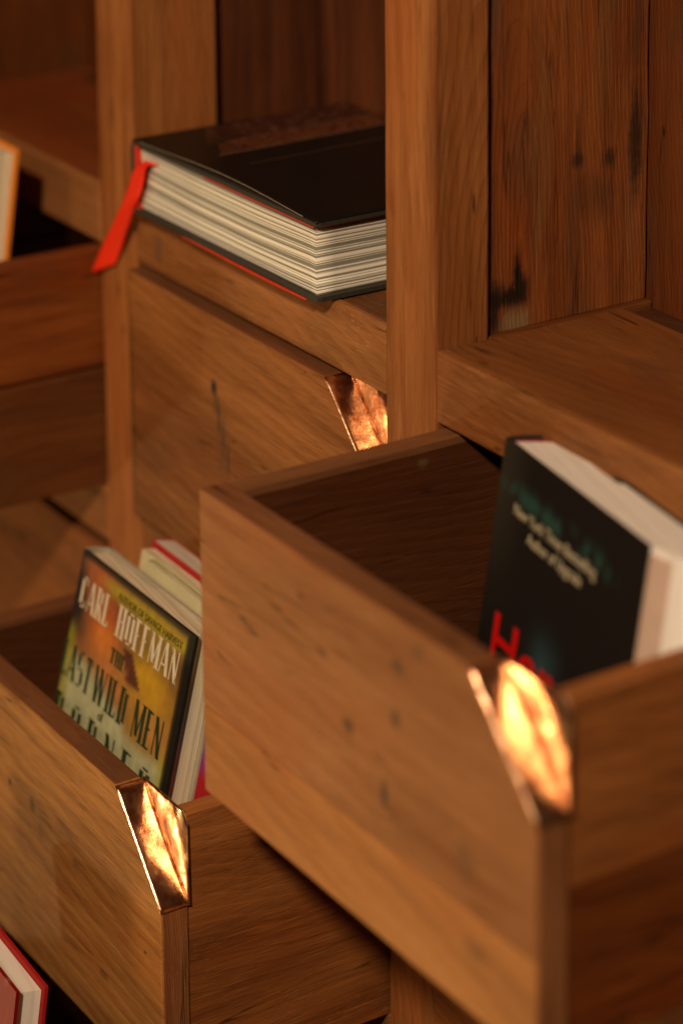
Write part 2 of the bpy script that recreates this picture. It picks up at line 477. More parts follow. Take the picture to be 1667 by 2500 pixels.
bm_ = g.n('ShaderNodeBump'); bm_.inputs['Strength'].default_value = 0.22; bm_.inputs['Distance'].default_value = 0.0012
hh = g.math('ADD', n1, g.math('MULTIPLY', n2, 0.30))
hh = g.math('ADD', hh, g.math('MULTIPLY', n3, 0.05))
g.link(hh, bm_.inputs['Height']); g.link(bm_.outputs[0], b.inputs['Normal']); g.link(bm_.outputs[0], b2.inputs['Normal'])
COPPER = mt


def plate(name, quad, thick_dir, th, parent, nu=14, nv=26, amt=0.00014, seed=0.0, bow=0.0):
    """thin beaten sheet over a four-cornered patch a-b-c-d (a-b one end, d-c the other)"""
    a, b_, c, d = [Vector(q) for q in quad]
    tn = Vector(thick_dir).normalized()
    bm = bmesh.new()
    top = []; bot = []
    for i in range(nu + 1):
        for j in range(nv + 1):
            s = i / nu; t = j / nv
            p = (a * (1 - s) + b_ * s) * (1 - t) + (d * (1 - s) + c * s) * t
            q = p + tn * (bow * math.sin(math.pi * s) * math.sin(math.pi * t) + th * 0.5 + amt * mnoise.noise(p * 130 + Vector((seed, 0, 0))) + amt * 1.6 * mnoise.noise(p * 55 + Vector((0, seed, 0))))
            edge = min(s, 1 - s, t, 1 - t)
            if edge < 0.001:
                q -= tn * 0.0004
            top.append(bm.verts.new(q)); bot.append(bm.verts.new(p - tn * th * 0.5))
    def I(i, j): return i * (nv + 1) + j
    for i in range(nu):
        for j in range(nv):
            for L, fl in ((top, 0), (bot, 1)):
                vs = [L[I(i, j)], L[I(i + 1, j)], L[I(i + 1, j + 1)], L[I(i, j + 1)]]
                if fl: vs.reverse()
                bm.faces.new(vs)
    rim = [I(i, 0) for i in range(nu + 1)] + [I(nu, j) for j in range(1, nv + 1)] + \
          [I(i, nv) for i in range(nu - 1, -1, -1)] + [I(0, j) for j in range(nv - 1, 0, -1)]
    for k in range(len(rim)):
        p, q = rim[k], rim[(k + 1) % len(rim)]
        bm.faces.new((top[q], top[p], bot[p], bot[q]))
    bmesh.ops.recalc_face_normals(bm, faces=bm.faces[:])
    me = bpy.data.meshes.new(name); bm.to_mesh(me); bm.free()
    return link_mesh(name, me, parent, COPPER, True)


def seam_bead(parent, a, b_, rad):
    bm = bmesh.new()
    d = (b_ - a).normalized(); e1 = d.cross(Vector((0, 1, 0))).normalized(); e2 = d.cross(e1)
    rows = []
    for k in range(21):
        t = k / 20
        p = a * (1 - t) + b_ * t + Vector((0, 0.0001 * mnoise.noise(Vector((t * 9, a.x, 0))), 0))
        rows.append([bm.verts.new(p + (e1 * math.cos(q * math.pi / 4) + e2 * math.sin(q * math.pi / 4)) * rad) for q in range(8)])
    for i in range(20):
        for q in range(8):
            bm.faces.new((rows[i][q], rows[i][(q + 1) % 8], rows[i + 1][(q + 1) % 8], rows[i + 1][q]))
    bm.faces.new(rows[0]); bm.faces.new(rows[-1][::-1])
    bmesh.ops.recalc_face_normals(bm, faces=bm.faces[:])
    me = bpy.data.meshes.new("fold"); bm.to_mesh(me); bm.free()
    return link_mesh("fold", me, parent, COPPER, True)


# ------------------------------------------------------------------ drawers
FT = 0.0190; CX = 0.0535; CZ = 0.0578


def drawer(label, bay, row, yf, length, mats, cut=True, group="wooden drawers of the bookcase", seam=0.087, gap=0.0003):
    a, b = bays[bay]
    x0 = a + 0.0022; x1 = b - 0.0025
    zt = -0.0032 - row * PITCH
    zb = zt - DH
    Lx = x1 - x0
    t = thing("drawer", label, "drawer", (x0, yf, zb), group=group)
    O = (x0, yf, zb)
    kw = dict(parent=t, origin=O)
    # everything below in local space: x 0..Lx, y 0..length, z 0..DH
    if cut:
        outline = [(0, 0), (Lx, 0), (Lx, DH - CZ), (Lx - CX, DH), (0, DH)]
    else:
        outline = [(0, 0), (Lx, 0), (Lx, DH), (0, DH)]
    if len(mats['front']) == 1:
        board("front_board", 0, 0, 0, FT, 0, 0, mats['front'][0], 'X', poly=outline, bev=0.0016, **kw)
    else:
        zs = 0.0535
        up = [(0, zs + 0.0003), (Lx, zs + 0.0003)] + outline[2:]
        board("front_board", 0, 0, 0, FT, 0, 0, mats['front'][0], 'X', poly=up, bev=0.0012, **kw)
        board("front_board", 0, Lx, 0.0002, FT, 0, zs - 0.0003, mats['front'][1], 'X', bev=0.0012, **kw)
    board("top_edge", 0.0006, (Lx - CX - 0.003) if cut else Lx - 0.001, 0.0012, FT - 0.0012, DH - 0.003, DH + 0.0005, W_EDGE, 'X', bev=0.0004, amt=0.0001, **kw)
    # end grain cap of the front board on the visible end
    ez = DH - CZ - 0.0005 if cut else DH - 0.001
    board("end_grain", Lx - 0.001, Lx + 0.0006, 0.0012, FT - 0.0006, 0.001, ez, W_END, 'Z', bev=0.0003, amt=0.0001, **kw)
    y0 = FT + 0.0004; y1 = length
    st = 0.0145
    zsm = DH - seam
    for xa, xb, side in ((0.0008, st, 'L'), (Lx - st, Lx - 0.0006, 'R')):
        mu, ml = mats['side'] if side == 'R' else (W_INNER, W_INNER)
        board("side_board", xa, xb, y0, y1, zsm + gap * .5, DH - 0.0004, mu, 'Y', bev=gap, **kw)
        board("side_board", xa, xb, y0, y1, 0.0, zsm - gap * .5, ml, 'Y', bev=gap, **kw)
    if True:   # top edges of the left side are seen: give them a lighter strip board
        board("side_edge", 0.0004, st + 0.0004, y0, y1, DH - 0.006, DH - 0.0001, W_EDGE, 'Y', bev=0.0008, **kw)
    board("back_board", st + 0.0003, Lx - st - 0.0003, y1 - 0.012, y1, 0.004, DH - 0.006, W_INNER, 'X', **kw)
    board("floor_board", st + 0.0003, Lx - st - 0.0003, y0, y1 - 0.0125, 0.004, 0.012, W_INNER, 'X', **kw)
    if cut:
        c = thing("copper_corner", "", "")
        del c['label']; del c['category']
        c.parent = t
        e = 0.0012
        # facet on the sawn-off corner of the front board
        n = Vector((CZ, 0, CX)).normalized()
        o = n * 0.0008
        A = Vector((Lx - CX - 0.0006, -0.0004, DH + 0.0001)) + o
        B = Vector((Lx + 0.0008, -0.0004, DH - CZ - 0.0012)) + o
        plate("corner_sheet", (A, A + Vector((0, FT + 0.0012, 0)), B + Vector((0, FT + 0.0012, 0)), B), n, 0.0006, c, seed=row + bay * 2.0)
        # upright triangle facing forward behind the cut
        yy = FT + 0.0004
        P0 = Vector((Lx - CX - 0.0010, yy, DH + 0.0012))
        P1 = Vector((Lx - 0.004, yy, DH + 0.0012))
        P2 = Vector((Lx + 0.0012, yy, DH - 0.006))
        P3 = Vector((Lx + 0.0016, yy, DH - CZ - 0.0008))
        # split so the collapsed end stays narrow
        plate("pull_sheet", (P0, P1, P2, P3), (0, -1, 0), 0.0009, c, nu=26, nv=26, amt=0.00018, seed=5 + row + bay * 3.0, bow=0.0015)
        seam_bead(c, A + Vector((0, FT + 0.0010, 0)) + n * 0.0004, B + Vector((0, FT + 0.0010, 0)) + n * 0.0004, 0.00055)
        seam_bead(c, A + Vector((0.0001, 0.0002, 0)), B + Vector((0.0001, 0.0002, 0)), 0.00022)
    return t


d_closed = drawer("closed drawer under the shelf with the black book, copper corner half hidden by the post", 1, 0, -0.0085, 0.30,
                  dict(front=[W_D1], side=(W_SIDE, W_SIDE)))
d_big = drawer("pulled-out drawer in front with knotty pale front and brightest copper corner, black book inside", 2, 0, -0.163, 0.30,
               dict(front=[W_BIG_A, W_BIG_B], side=(W_SIDE, W_SIDE2)), seam=0.096)
d_low = drawer("pulled-out lower drawer holding the yellow jungle book, copper corner at its right end", 1, 1, -0.163, 0.30,
               dict(front=[W_D2], side=(W_SIDE, W_SIDE)), seam=0.0865)
d_left = drawer("pulled-out drawer at the left edge with two-board side and orange book", 0, 0, -0.163, 0.30,
                dict(front=[W_FRONT], side=(W_SIDE2, W_INNER2)), seam=0.092, gap=0.0020)
drawer("closed drawer in the left bay below the two-board drawer side", 0, 1, -0.003, 0.30, dict(front=[W_FRONT], side=(W_SIDE, W_SIDE)), cut=False)
drawer("closed drawer low in the right bay under the large knotty drawer front", 2, 1, -0.003, 0.30, dict(front=[W_FRONT], side=(W_SIDE, W_SIDE)))
drawer("lowest pulled-out drawer under the copper-cornered lower drawer, holding the red book", 1, 2, -0.30, 0.42,
       dict(front=[W_FRONT], side=(W_SIDE, W_SIDE)))

# ------------------------------------------------------------------ book helpers
def grid_mesh(name, fn, nu, nv, parent, mat, ink=None, th=0.0, smooth=True, leaf=None):
    """sheet from fn(s,t)->Vector; ink(s,t)->rgb; th gives thickness through a Solidify modifier"""
    bm = bmesh.new()
    vs = [[bm.verts.new(fn(i / nu, j / nv)) for j in range(nv + 1)] for i in range(nu + 1)]
    for i in range(nu):
        for j in range(nv):
            bm.faces.new((vs[i][j], vs[i + 1][j], vs[i + 1][j + 1], vs[i][j + 1]))
    me = bpy.data.meshes.new(name); bm.to_mesh(me); bm.free()
    if ink:
        at = me.color_attributes.new("ink", 'FLOAT_COLOR', 'POINT')
        k = 0
        for i in range(nu + 1):
            for j in range(nv + 1):
                c = ink(i / nu, j / nv)
                at.data[k].color = (c[0], c[1], c[2], 1); k += 1
    o = link_mesh(name, me, parent, mat, smooth)
    if th:
        md = o.modifiers.new("s", 'SOLIDIFY'); md.thickness = th; md.offset = 0
    return o


def solid(name, verts_poly, z0, z1, mat, parent, axis='Z', bev=0.0005, leafdir=None, subdiv=0):
    """prism of an XY outline from z0 to z1; leafdir: local axis across the leaves"""
    bm = bmesh.new()
    lo = [bm.verts.new((x, y, z0)) for x, y in verts_poly]
    hi = [bm.verts.new((x, y, z1)) for x, y in verts_poly]
    bm.faces.new(lo[::-1]); bm.faces.new(hi)
    n = len(lo)
    for i in range(n):
        bm.faces.new((lo[i], lo[(i + 1) % n], hi[(i + 1) % n], hi[i]))
    if bev:
        bmesh.ops.bevel(bm, geom=[e for e in bm.edges if e.calc_face_angle(0) > 0.5], offset=bev, segments=2, affect='EDGES')
    bmesh.ops.recalc_face_normals(bm, faces=bm.faces[:])
    me = bpy.data.meshes.new(name); bm.to_mesh(me); bm.free()
    if leafdir:
        at = me.attributes.new("leaf", 'FLOAT_VECTOR', 'POINT')
        d = []
        L = Vector(leafdir)
        for v in me.vertices:
            d += [v.co.dot(L), v.co.x + v.co.z, 0]
        at.data.foreach_set("vector", d)
    return link_mesh(name, me, parent, mat)


def sm(a, b, x):
    if a == b: return float(x > a)
    t = max(0, min(1, (x - a) / (b - a)))
    return t * t * (3 - 2 * t)


def mixc(a, b, t):
    return tuple(a[i] * (1 - t) + b[i] * t for i in range(3))


def text_mesh(name, body, size, parent, mat, loc, rot, sx=1.0, shear=0.0, spacing=1.0, extrude=0.00012, bold=0.0):
    cu = bpy.data.curves.new(name, 'FONT')
    cu.body = body; cu.size = size; cu.extrude = extrude; cu.shear = shear; cu.space_character = spacing
    cu.offset = bold; cu.resolution_u = 4
    tmp = bpy.data.objects.new(name + "_tmp", cu)
    COL.objects.link(tmp)
    bpy.context.view_layer.update()
    me = bpy.data.meshes.new_from_object(tmp.evaluated_get(bpy.context.evaluated_depsgraph_get()))
    bpy.data.objects.remove(tmp)
    me.name = name
    o = link_mesh(name, me, parent, mat)
    o.location = loc; o.rotation_euler = rot; o.scale = (sx, 1, 1)
    return o


# tall condensed serif capitals as strokes in a 1 x 1 box: (x0,y0,x1,y1,thick)
TK, TN = 0.30, 0.10
GL = {
    'A': [(.02, 0, .42, 1, TN), (.88, 0, .50, 1, TK), (.15, .3, .75, .3, TN)],
    'B': [(.22, 0, .22, 1, TK), (.2, .96, .6, .96, TN), (.2, .52, .6, .52, TN), (.2, .04, .6, .04, TN), (.72, .56, .72, .92, TK * .8), (.76, .08, .76, .48, TK * .85)],
    'C': [(.22, .12, .22, .88, TK), (.25, .96, .7, .96, TN), (.25, .04, .7, .04, TN), (.78, .75, .78, .95, TN), (.78, .05, .78, .25, TN)],
    'D': [(.22, 0, .22, 1, TK), (.2, .96, .6, .96, TN), (.2, .04, .6, .04, TN), (.74, .1, .74, .9, TK)],
    'E': [(.22, 0, .22, 1, TK), (.2, .96, .8, .96, TN), (.2, .52, .62, .52, TN), (.2, .04, .82, .04, TN)],
    'F': [(.22, 0, .22, 1, TK), (.2, .96, .8, .96, TN), (.2, .52, .62, .52, TN)],
    'G': [(.22, .12, .22, .88, TK), (.25, .96, .7, .96, TN), (.25, .04, .7, .04, TN), (.76, .04, .76, .42, TK * .8), (.78, .75, .78, .95, TN)],
    'H': [(.2, 0, .2, 1, TK), (.8, 0, .8, 1, TK), (.2, .52, .8, .52, TN)],
    'I': [(.5, 0, .5, 1, TK)],
    'L': [(.22, 0, .22, 1, TK), (.2, .04, .82, .04, TN), (.82, .02, .82, .2, TN)],
    'M': [(.1, 0, .1, 1, TN), (.14, 1, .48, .1, TK), (.48, .1, .84, 1, TN), (.88, 0, .88, 1, TK)],
    'N': [(.14, 0, .14, 1, TN), (.14, 1, .84, 0, TK), (.86, 0, .86, 1, TN)],
    'O': [(.2, .12, .2, .88, TK), (.8, .12, .8, .88, TK), (.25, .96, .75, .96, TN), (.25, .04, .75, .04, TN)],
    'R': [(.22, 0, .22, 1, TK), (.2, .96, .6, .96, TN), (.2, .52, .6, .52, TN), (.74, .56, .74, .92, TK * .8), (.5, .52, .86, 0, TK)],
    'S': [(.2, .56, .2, .9, TK), (.8, .1, .8, .46, TK), (.25, .96, .75, .96, TN), (.2, .5, .8, .5, TN), (.2, .04, .75, .04, TN)],
    'T': [(.5, 0, .5, 1, TK), (.1, .96, .9, .96, TN), (.1, .8, .1, .96, TN), (.9, .8, .9, .96, TN)],
    'U': [(.2, .1, .2, 1, TK), (.82, .1, .82, 1, TN), (.25, .04, .8, .04, TN)],
    'V': [(.1, 1, .45, 0, TK), (.9, 1, .5, 0, TN)],
    'W': [(.05, 1, .25, 0, TK), (.28, 0, .5, 1, TN), (.5, 1, .72, 0, TK), (.74, 0, .95, 1, TN)],
}
WID = {'I': .5, 'M': 1.3, 'W': 1.45, 'L': .9, 'E': .9, 'F': .85, ' ': .45}


def letters(name, body, x0, x1, z0, z1, parent, mat, y=-0.0004):
    """condensed serif capitals laid between x0..x1, z0..z1 on the plane y (facing -y)"""
    tot = sum(WID.get(c, 1.0) for c in body)
    un = (x1 - x0) / tot
    H = z1 - z0
    bm = bmesh.new()
    x = x0
    for c in body:
        w = WID.get(c, 1.0) * un
        for (a, b_, c_, d, th) in GL.get(c, []):
            gw = w * 0.86
            ax, az, bx, bz = x + a * gw, z0 + b_ * H, x + c_ * gw, z0 + d * H
            t = th * un * 0.5
            if abs(az - bz) < 1e-6:          # horizontal bar
                q = [(ax, az - 0.028 * H), (bx, bz - 0.028 * H), (bx, bz + 0.028 * H), (ax, az + 0.028 * H)]
            else:
                q = [(ax - t, az), (ax + t, az), (bx + t, bz), (bx - t, bz)]
            bm.faces.new([bm.verts.new((px, y, pz)) for px, pz in q])
            if th == TK and abs(az - bz) > 0.5 * H and abs(a - c_) < .02 and c not in 'OCSG':   # serifs
                for zz in (az, bz):
                    s = 1 if zz < z0 + H / 2 else -1
                    q = [(ax - t * 1.8, zz), (ax + t * 1.8, zz), (ax + t * 1.8, zz + s * 0.03 * H), (ax - t * 1.8, zz + s * 0.03 * H)]
                    bm.faces.new([bm.verts.new((px, y - 0.00003, pz)) for px, pz in q])
        x += w
    me = bpy.data.meshes.new(name); bm.to_mesh(me); bm.free()
    o = link_mesh(name, me, parent, mat)
    return o


M_BLACK = plain("black_jacket", (0.0075, 0.0062, 0.0058), 0.42, 0.22, 0.3, 30)
M_BOARD = plain("dark_book_cloth", (0.036, 0.032, 0.026), 0.6, 0.3, 0.4, 300)
M_RED = plain("red_endpaper", (0.62, 0.035, 0.01), 0.6, 0.3, 0.2, 200)
M_RED2 = plain("dark_red_cloth", (0.30, 0.008, 0.008), 0.7, 0.3, 0.2, 200)
M_RIB = plain("red_ribbon", (0.95, 0.030, 0.006), 0.42, 0.5, 0.12, 500)
M_WHITE = plain("white_paper", (0.78, 0.74, 0.66), 0.7, 0.3, 0.08, 60)
M_PRINT = printed("cover_print")
M_CREAM = plain("cream_ink", (0.80, 0.70, 0.52), 0.4, 0.4, 0.1, 80)
M_GREEN = plain("dark_green_ink", (0.03, 0.055, 0.025), 0.4, 0.4, 0.3, 80)
M_INKRED = plain("red_ink", (0.55, 0.006, 0.006), 0.4, 0.4, 0.15, 80)
M_GOLD = plain("dull_gold_ink", (0.34, 0.17, 0.09), 0.4, 0.4, 0.5, 400)
M_DIM = plain("dim_gold_ink", (0.10, 0.055, 0.032), 0.4, 0.4, 0.8, 500)
P_ART = pages("art_book_leaves", (0.88, 0.84, 0.76), (0.24, 0.235, 0.205), 400.0, 1.0, 0.15, (0.485, 0.505), sag=0.0025)
P_CREAM = pages("cream_leaves", (0.80, 0.72, 0.55), (0.40, 0.34, 0.23), 320.0, 0.6, 0.35)
P_PINK = pages("white_leaves", (0.84, 0.80, 0.78), (0.64, 0.58, 0.55), 300.0, 0.6, 0.3)

# ------------------------------------------------------------------ art book on the shelf
BX0, BX1, BY0, BY1 = -0.2965, -0.0560, -0.0140, 0.1630
BZ0, BZ1 = ZT + 0.0002, 0.0995
art = thing("book", "thick black art book lying flat on the shelf with red ribbon and striped page edges", "book", (BX0, BY0, BZ0))
bw, bd, bh = BX1 - BX0, BY1 - BY0, BZ1 - BZ0
ct = 0.0030


def rounded_board(name, z0, z1, mat, x0=0.006, x1=None, y0=0.0, y1=None):
    x1 = bw if x1 is None else x1
    y1 = bd if y1 is None else y1
    pts = [(x0, y0), (x1 - 0.004, y0), (x1 - 0.001, y0 + 0.0012), (x1, y0 + 0.004), (x1, y1), (x0, y1)]
    return solid(name, pts, z0, z1, mat, art, bev=0.0009)


rounded_board("back_cover", 0.0012, 0.0012 + ct, M_BOARD)
rounded_board("front_cover", bh - ct - 0.0010, bh - 0.0010, M_BOARD)
# red jacket flaps peeping out at the boards
solid("jacket_fold", [(0.07, 0.0004), (0.12, -0.0004), (0.135, -0.0010), (0.19, -0.0014), (bw - 0.012, -0.0004), (bw - 0.006, 0.05), (0.07, 0.05)], 0.0, 0.0011, M_RED, art, bev=0)
solid("endpaper", [(0.10, 0.0006), (bw - 0.0035, 0.0006), (bw - 0.0035, 0.05), (0.10, 0.05)], bh - ct - 0.0022, bh - ct - 0.0011, M_RED, art, bev=0)
solid("endpaper", [(0.004, 0.001), (0.0085, 0.001), (0.0085, 0.05), (0.004, 0.05)], 0.004, bh - 0.003, M_RED, art, bev=0)


# page block: front face slightly hollow, fore-edge hollow
def pageblock():
    x0, x1, y0, y1, z0, z1 = 0.0082, bw - 0.0045, 0.0035, bd - 0.004, 0.0042, bh - ct - 0.0023
    nx, nz = 30, 16
    bm = bmesh.new()
    def fy(s, t): return y0 + 0.0010 * math.sin(math.pi * t) + 0.0004 * mnoise.noise(Vector((s * 3, t * 30, 0)))
    def fx(s, t): return x1 - 0.0026 * math.sin(math.pi * t) + 0.0003 * mnoise.noise(Vector((s * 3, t * 30, 4)))
    lf = []
    F = [[bm.verts.new((x0 + (fx(0, j / nz) - x0) * i / nx, fy(i / nx, j / nz), z0 + (z1 - z0) * j / nz)) for j in range(nz + 1)] for i in range(nx + 1)]
    G = [[F[nx][j] for j in range(nz + 1)]]
    ny = 12
    for i in range(1, ny + 1):
        G.append([bm.verts.new((fx(i / ny, j / nz), fy(1, j / nz) + (y1 - y0) * i / ny, z0 + (z1 - z0) * j / nz)) for j in range(nz + 1)])
    for A, n in ((F, nx), (G, ny)):
        for i in range(n):
            for j in range(nz):
                bm.faces.new((A[i][j], A[i + 1][j], A[i + 1][j + 1], A[i][j + 1]))
    bk = [bm.verts.new((x0, y1, z)) for z in (z0, z1)]
    bm.faces.new([F[i][nz] for i in range(nx + 1)] + [G[i][nz] for i in range(1, ny + 1)] + [bk[1]])
    bm.faces.new(([F[i][0] for i in range(nx + 1)] + [G[i][0] for i in range(1, ny + 1)] + [bk[0]])[::-1])
    me = bpy.data.meshes.new("page_block"); bm.to_mesh(me); bm.free()
    at = me.attributes.new("leaf", 'FLOAT_VECTOR', 'POINT')
    d = []
    for v in me.vertices:
        s = max(0, min(1, (v.co.x - x0) / (x1 - x0)))
        t = (v.co.z - z0) / (z1 - z0)
        # leaves sag in the middle and fan toward the fore-edge
        tt = v.co.z + 0.0024 * math.sin(math.pi * min(1, s * 1.05)) * math.sin(math.pi * t) * 0.9
        d += [tt, v.co.x + v.co.y, 0]
    at.data.foreach_set("vector", d)
    o = link_mesh("page_block", me, art, P_ART, True)


pageblock()


# spine
def spine_fn(s, t):
    a = math.pi * (0.5 + s)      # from top round to bottom
    zc = bh / 2
    rz = bh / 2 - 0.0009
    x = 0.0065 + 0.0062 * math.cos(a) * 1.0
    z = zc + rz * (abs(math.sin(a)) ** 0.35) * (1 if math.sin(a) > 0 else -1)
    return Vector((x, t * bd, z))


grid_mesh("spine", spine_fn, 20, 6, art, M_BOARD, th=0.0012)


# dust jacket lying over the front board, bowed up along its lower edge
def jk(s, t):
    x = 0.0035 + (bw - 0.0035 + 0.0004) * s
    lift = 0.0042 * (max(0.0, math.sin(math.pi * max(0, min(1, s * 1.02)))) ** 1.4) * math.exp(-t * bd / 0.016) * (0.6 + 0.55 * s)
    y = -0.0004 + t * bd + 0.0008 * lift / 0.005
    return Vector((x, y, bh - 0.0004 + lift - 0.0004 * sm(0.97, 1, s)))


grid_mesh("dust_jacket", jk, 48, 40, art, M_BLACK, th=0.0004)


def edge_strip(s, t):
    p = jk(s, 0)
    return p + Vector((0, -0.0003, -0.00012 + 0.00045 * t))


M_EDGE = plain("jacket_cut_edge", (0.30, 0.24, 0.17), 0.6, 0.3, 0.2, 200)
grid_mesh("jacket_edge", lambda s, t: edge_strip(0.04 + 0.9 * s, t), 48, 1, art, M_EDGE, th=0.0002)


def strip(name, xa, xb, ya, yb, mat, skew=-0.050, z=0.0, ragged=0.0):
    def fn(s, t):
        y = ya + (yb - ya) * t
        if ragged: y += ragged * (1 - s) * (1 - t)
        x = xa + (xb - xa) * s + skew * (y - 0.013)
        X = x - BX0; Yl = y - BY0
        p = jk((X - 0.0035) / (bw - 0.0031), Yl / bd)
        p.x = X; p.y = Yl; p.z += 0.00032 + z
        return p
    return grid_mesh(name, fn, 6, 24, art, mat, th=0.0)


strip("gold_line", -0.2214, -0.2204, 0.0125, 0.161, M_GOLD)
strip("gold_line", -0.2478, -0.2470, 0.034, 0.161, M_GOLD)
strip("gold_line", -0.1915, -0.1906, 0.020, 0.161, M_DIM)
# ornament band: brown print with motifs
mt, nt, b = new_mat("ornament_print")
g = NG(nt)
tc = g.n('ShaderNodeTexCoord').outputs['Object']
vo = g.n('ShaderNodeTexVoronoi'); vo.inputs['Scale'].default_value = 170.0; g.link(tc, vo.inputs['Vector'])
nn = g.noise(tc, 420.0, 3.0, 0.6)
mk = g.math('MULTIPLY', g.ramp(vo.outputs['Distance'], 0.25, 0.55), g.ramp(nn, 0.35, 0.6))
oc = g.n('ShaderNodeSeparateXYZ'); g.link(tc, oc.inputs[0])
fd = g.ramp(g.math('ADD', oc.outputs[1], g.math('MULTIPLY', g.noise(tc, 160.0, 2.0), 0.05)), 0.042, 0.085)
mk = g.math('MULTIPLY', mk, fd)
BASE_ = g.mix(fd, (0.0075, 0.0062, 0.0058, 1), (0.045, 0.011, 0.006, 1))
g.link(g.mix(mk, BASE_, (0.15, 0.048, 0.020, 1)), b.inputs['Base Color'])
b.inputs['Roughness'].default_value = 0.4
M_ORN = mt
mt, nt, b = new_mat("figure_print")
g = NG(nt)
tc = g.n('ShaderNodeTexCoord').outputs['Object']
nn = g.noise(tc, 150.0, 4.0, 0.65)
n2_ = g.noise(tc, 60.0, 2.0, 0.5)
oc = g.n('ShaderNodeSeparateXYZ'); g.link(tc, oc.inputs[0])
fd = g.ramp(g.math('ADD', oc.outputs[1], g.math('MULTIPLY', g.noise(tc, 160.0, 2.0), 0.05)), 0.050, 0.105)
g.link(g.mix(g.math('MULTIPLY', fd, g.math('MULTIPLY', g.ramp(nn, 0.48, 0.68), g.ramp(n2_, 0.35, 0.6))), g.mix(fd, (0.0075, 0.0062, 0.0058, 1), (0.040, 0.011, 0.007, 1)), (0.15, 0.07, 0.045, 1)), b.inputs['Base Color'])
b.inputs['Roughness'].default_value = 0.4
M_FIG = mt
strip("ornament_band", -0.2462, -0.2222, 0.0155, 0.161, M_ORN, z=-0.00004, ragged=0.012)
strip("figure_panel", -0.2880, -0.2486, 0.020, 0.161, M_FIG, z=-0.00007, ragged=0.022)

# ribbon
rl = [(-0.279, -0.0115, 0.0865), (-0.2913, -0.015, 0.0777), (-0.2998, -0.016, 0.0629), (-0.3096, -0.016, 0.0486), (-0.3288, -0.0125, 0.029), (-0.3483, -0.009, 0.01), (-0.3658, -0.006, -0.0078), (-0.3802, -0.004, -0.0235)]
rr = [(-0.262, -0.0105, 0.0868), (-0.2708, -0.015, 0.0849), (-0.2744, -0.016, 0.0713), (-0.2808, -0.016, 0.0604), (-0.2957, -0.0125, 0.0466), (-0.3127, -0.009, 0.0292), (-0.3277, -0.006, 0.013), (-0.3449, -0.004, -0.0072)]


def cat(P, t):
    k = t * (len(P) - 1); i = min(int(k), len(P) - 2); q = k - i
    p = [Vector(P[max(0, min(len(P) - 1, i + d))]) for d in (-1, 0, 1, 2)]
    return 0.5 * ((2 * p[1]) + (p[2] - p[0]) * q + (2 * p[0] - 5 * p[1] + 4 * p[2] - p[3]) * q * q + (3 * p[1] - p[0] - 3 * p[2] + p[3]) * q ** 3)


def ribf(s, t):
    a = cat(rl, t); b_ = cat(rr, t)
    p = a * (1 - s) + b_ * s
    p.y += 0.0009 * math.sin(3 * s + 5 * t)
    return p - Vector((BX0, BY0, BZ0))


grid_mesh("ribbon_bookmark", ribf, 6, 30, art, M_RIB, th=0.0003)

# ------------------------------------------------------------------ standing books
def standing(label, top_front_left, lean, rz, Wd, T, H, group=None, cover_mat=M_BLACK, page_mat=P_CREAM, ink=None,
             back_w=None, hard=True, page_slant=0.0, back_mat=None, spine_round=True, head=0.004):
    """x spine->fore-edge, y front->back, z up; cover faces -y"""
    M = Matrix.Rotation(rz, 4, 'Z') @ Matrix.Rotation(-lean, 4, 'X')
    loc = Vector(top_front_left) - (M @ Vector((0, 0, H)))
    t = thing("book", label, "book", loc, (M.to_euler()), group)
    c = 0.0024 if hard else 0.0006
    bw_ = back_w or Wd
    # front cover carries the print
    nx, nz = 60, 90
    x0 = 0.0
    if ink:
        def fn(i, j): return Vector((0.0005 + (Wd - 0.0005) * i, 0.0, H * j))
        fo = grid_mesh("front_cover", fn, nx, nz, t, M_PRINT, ink=ink, smooth=False)
        md = fo.modifiers.new("s", 'SOLIDIFY'); md.thickness = c; md.offset = 1
        bmd = fo.data
        # make sure normals look forward (-y) so the solid grows backward
        if fo.data.polygons[0].normal.y > 0: md.offset = -1
        else: md.offset = -1
    else:
        solid("front_cover", [(0.0005, 0), (Wd, 0), (Wd, c), (0.0005, c)], 0, H, cover_mat, t, bev=0.0004)
    solid("back_cover", [(0.0005, T - c), (bw_, T - c), (bw_, T), (0.0005, T)], 0, H, back_mat or cover_mat, t, bev=0.0006)
    sp = []
    n = 8
    for k in range(n + 1):
        a = math.pi * (-0.5 + k / n)
        sp.append((0.001 - (0.005 if spine_round else 0.001) * math.cos(a), T / 2 + (T / 2 - 0.0004) * math.sin(a)))
    inner = [(x + c * 0.9, min(max(y, c), T - c)) for x, y in sp[::-1]]
    solid("spine", sp + inner, 0, H, back_mat or cover_mat, t, bev=0)
    m = 0.004 if hard else 0.0
    hd = head if hard else 0.0003
    pf = Wd - m; pb = min(bw_ - m, Wd - m + page_slant)
    rnd = 0.004 if hard else 0.0
    gp_ = 0.0034 if hard else 0.0006
    pts = [((0.0052 if hard else .002), c + 0.0003), (pf, c + 0.0003), (pf * .3 + pb * .7 - 0.0010, T * 0.35), (pb - 0.0006, T * 0.7), (pb, T - c - 0.0003), (Wd * .46, T - c - 0.0003), (Wd * .45, T - c - gp_), (0.0085 if hard else .003, T - c - gp_), (0.0062 if hard else .002, T * .6)]
    solid("page_block", pts, hd, H - hd, page_mat, t, bev=0.0003, leafdir=(0.12, 1, 0))
    return t


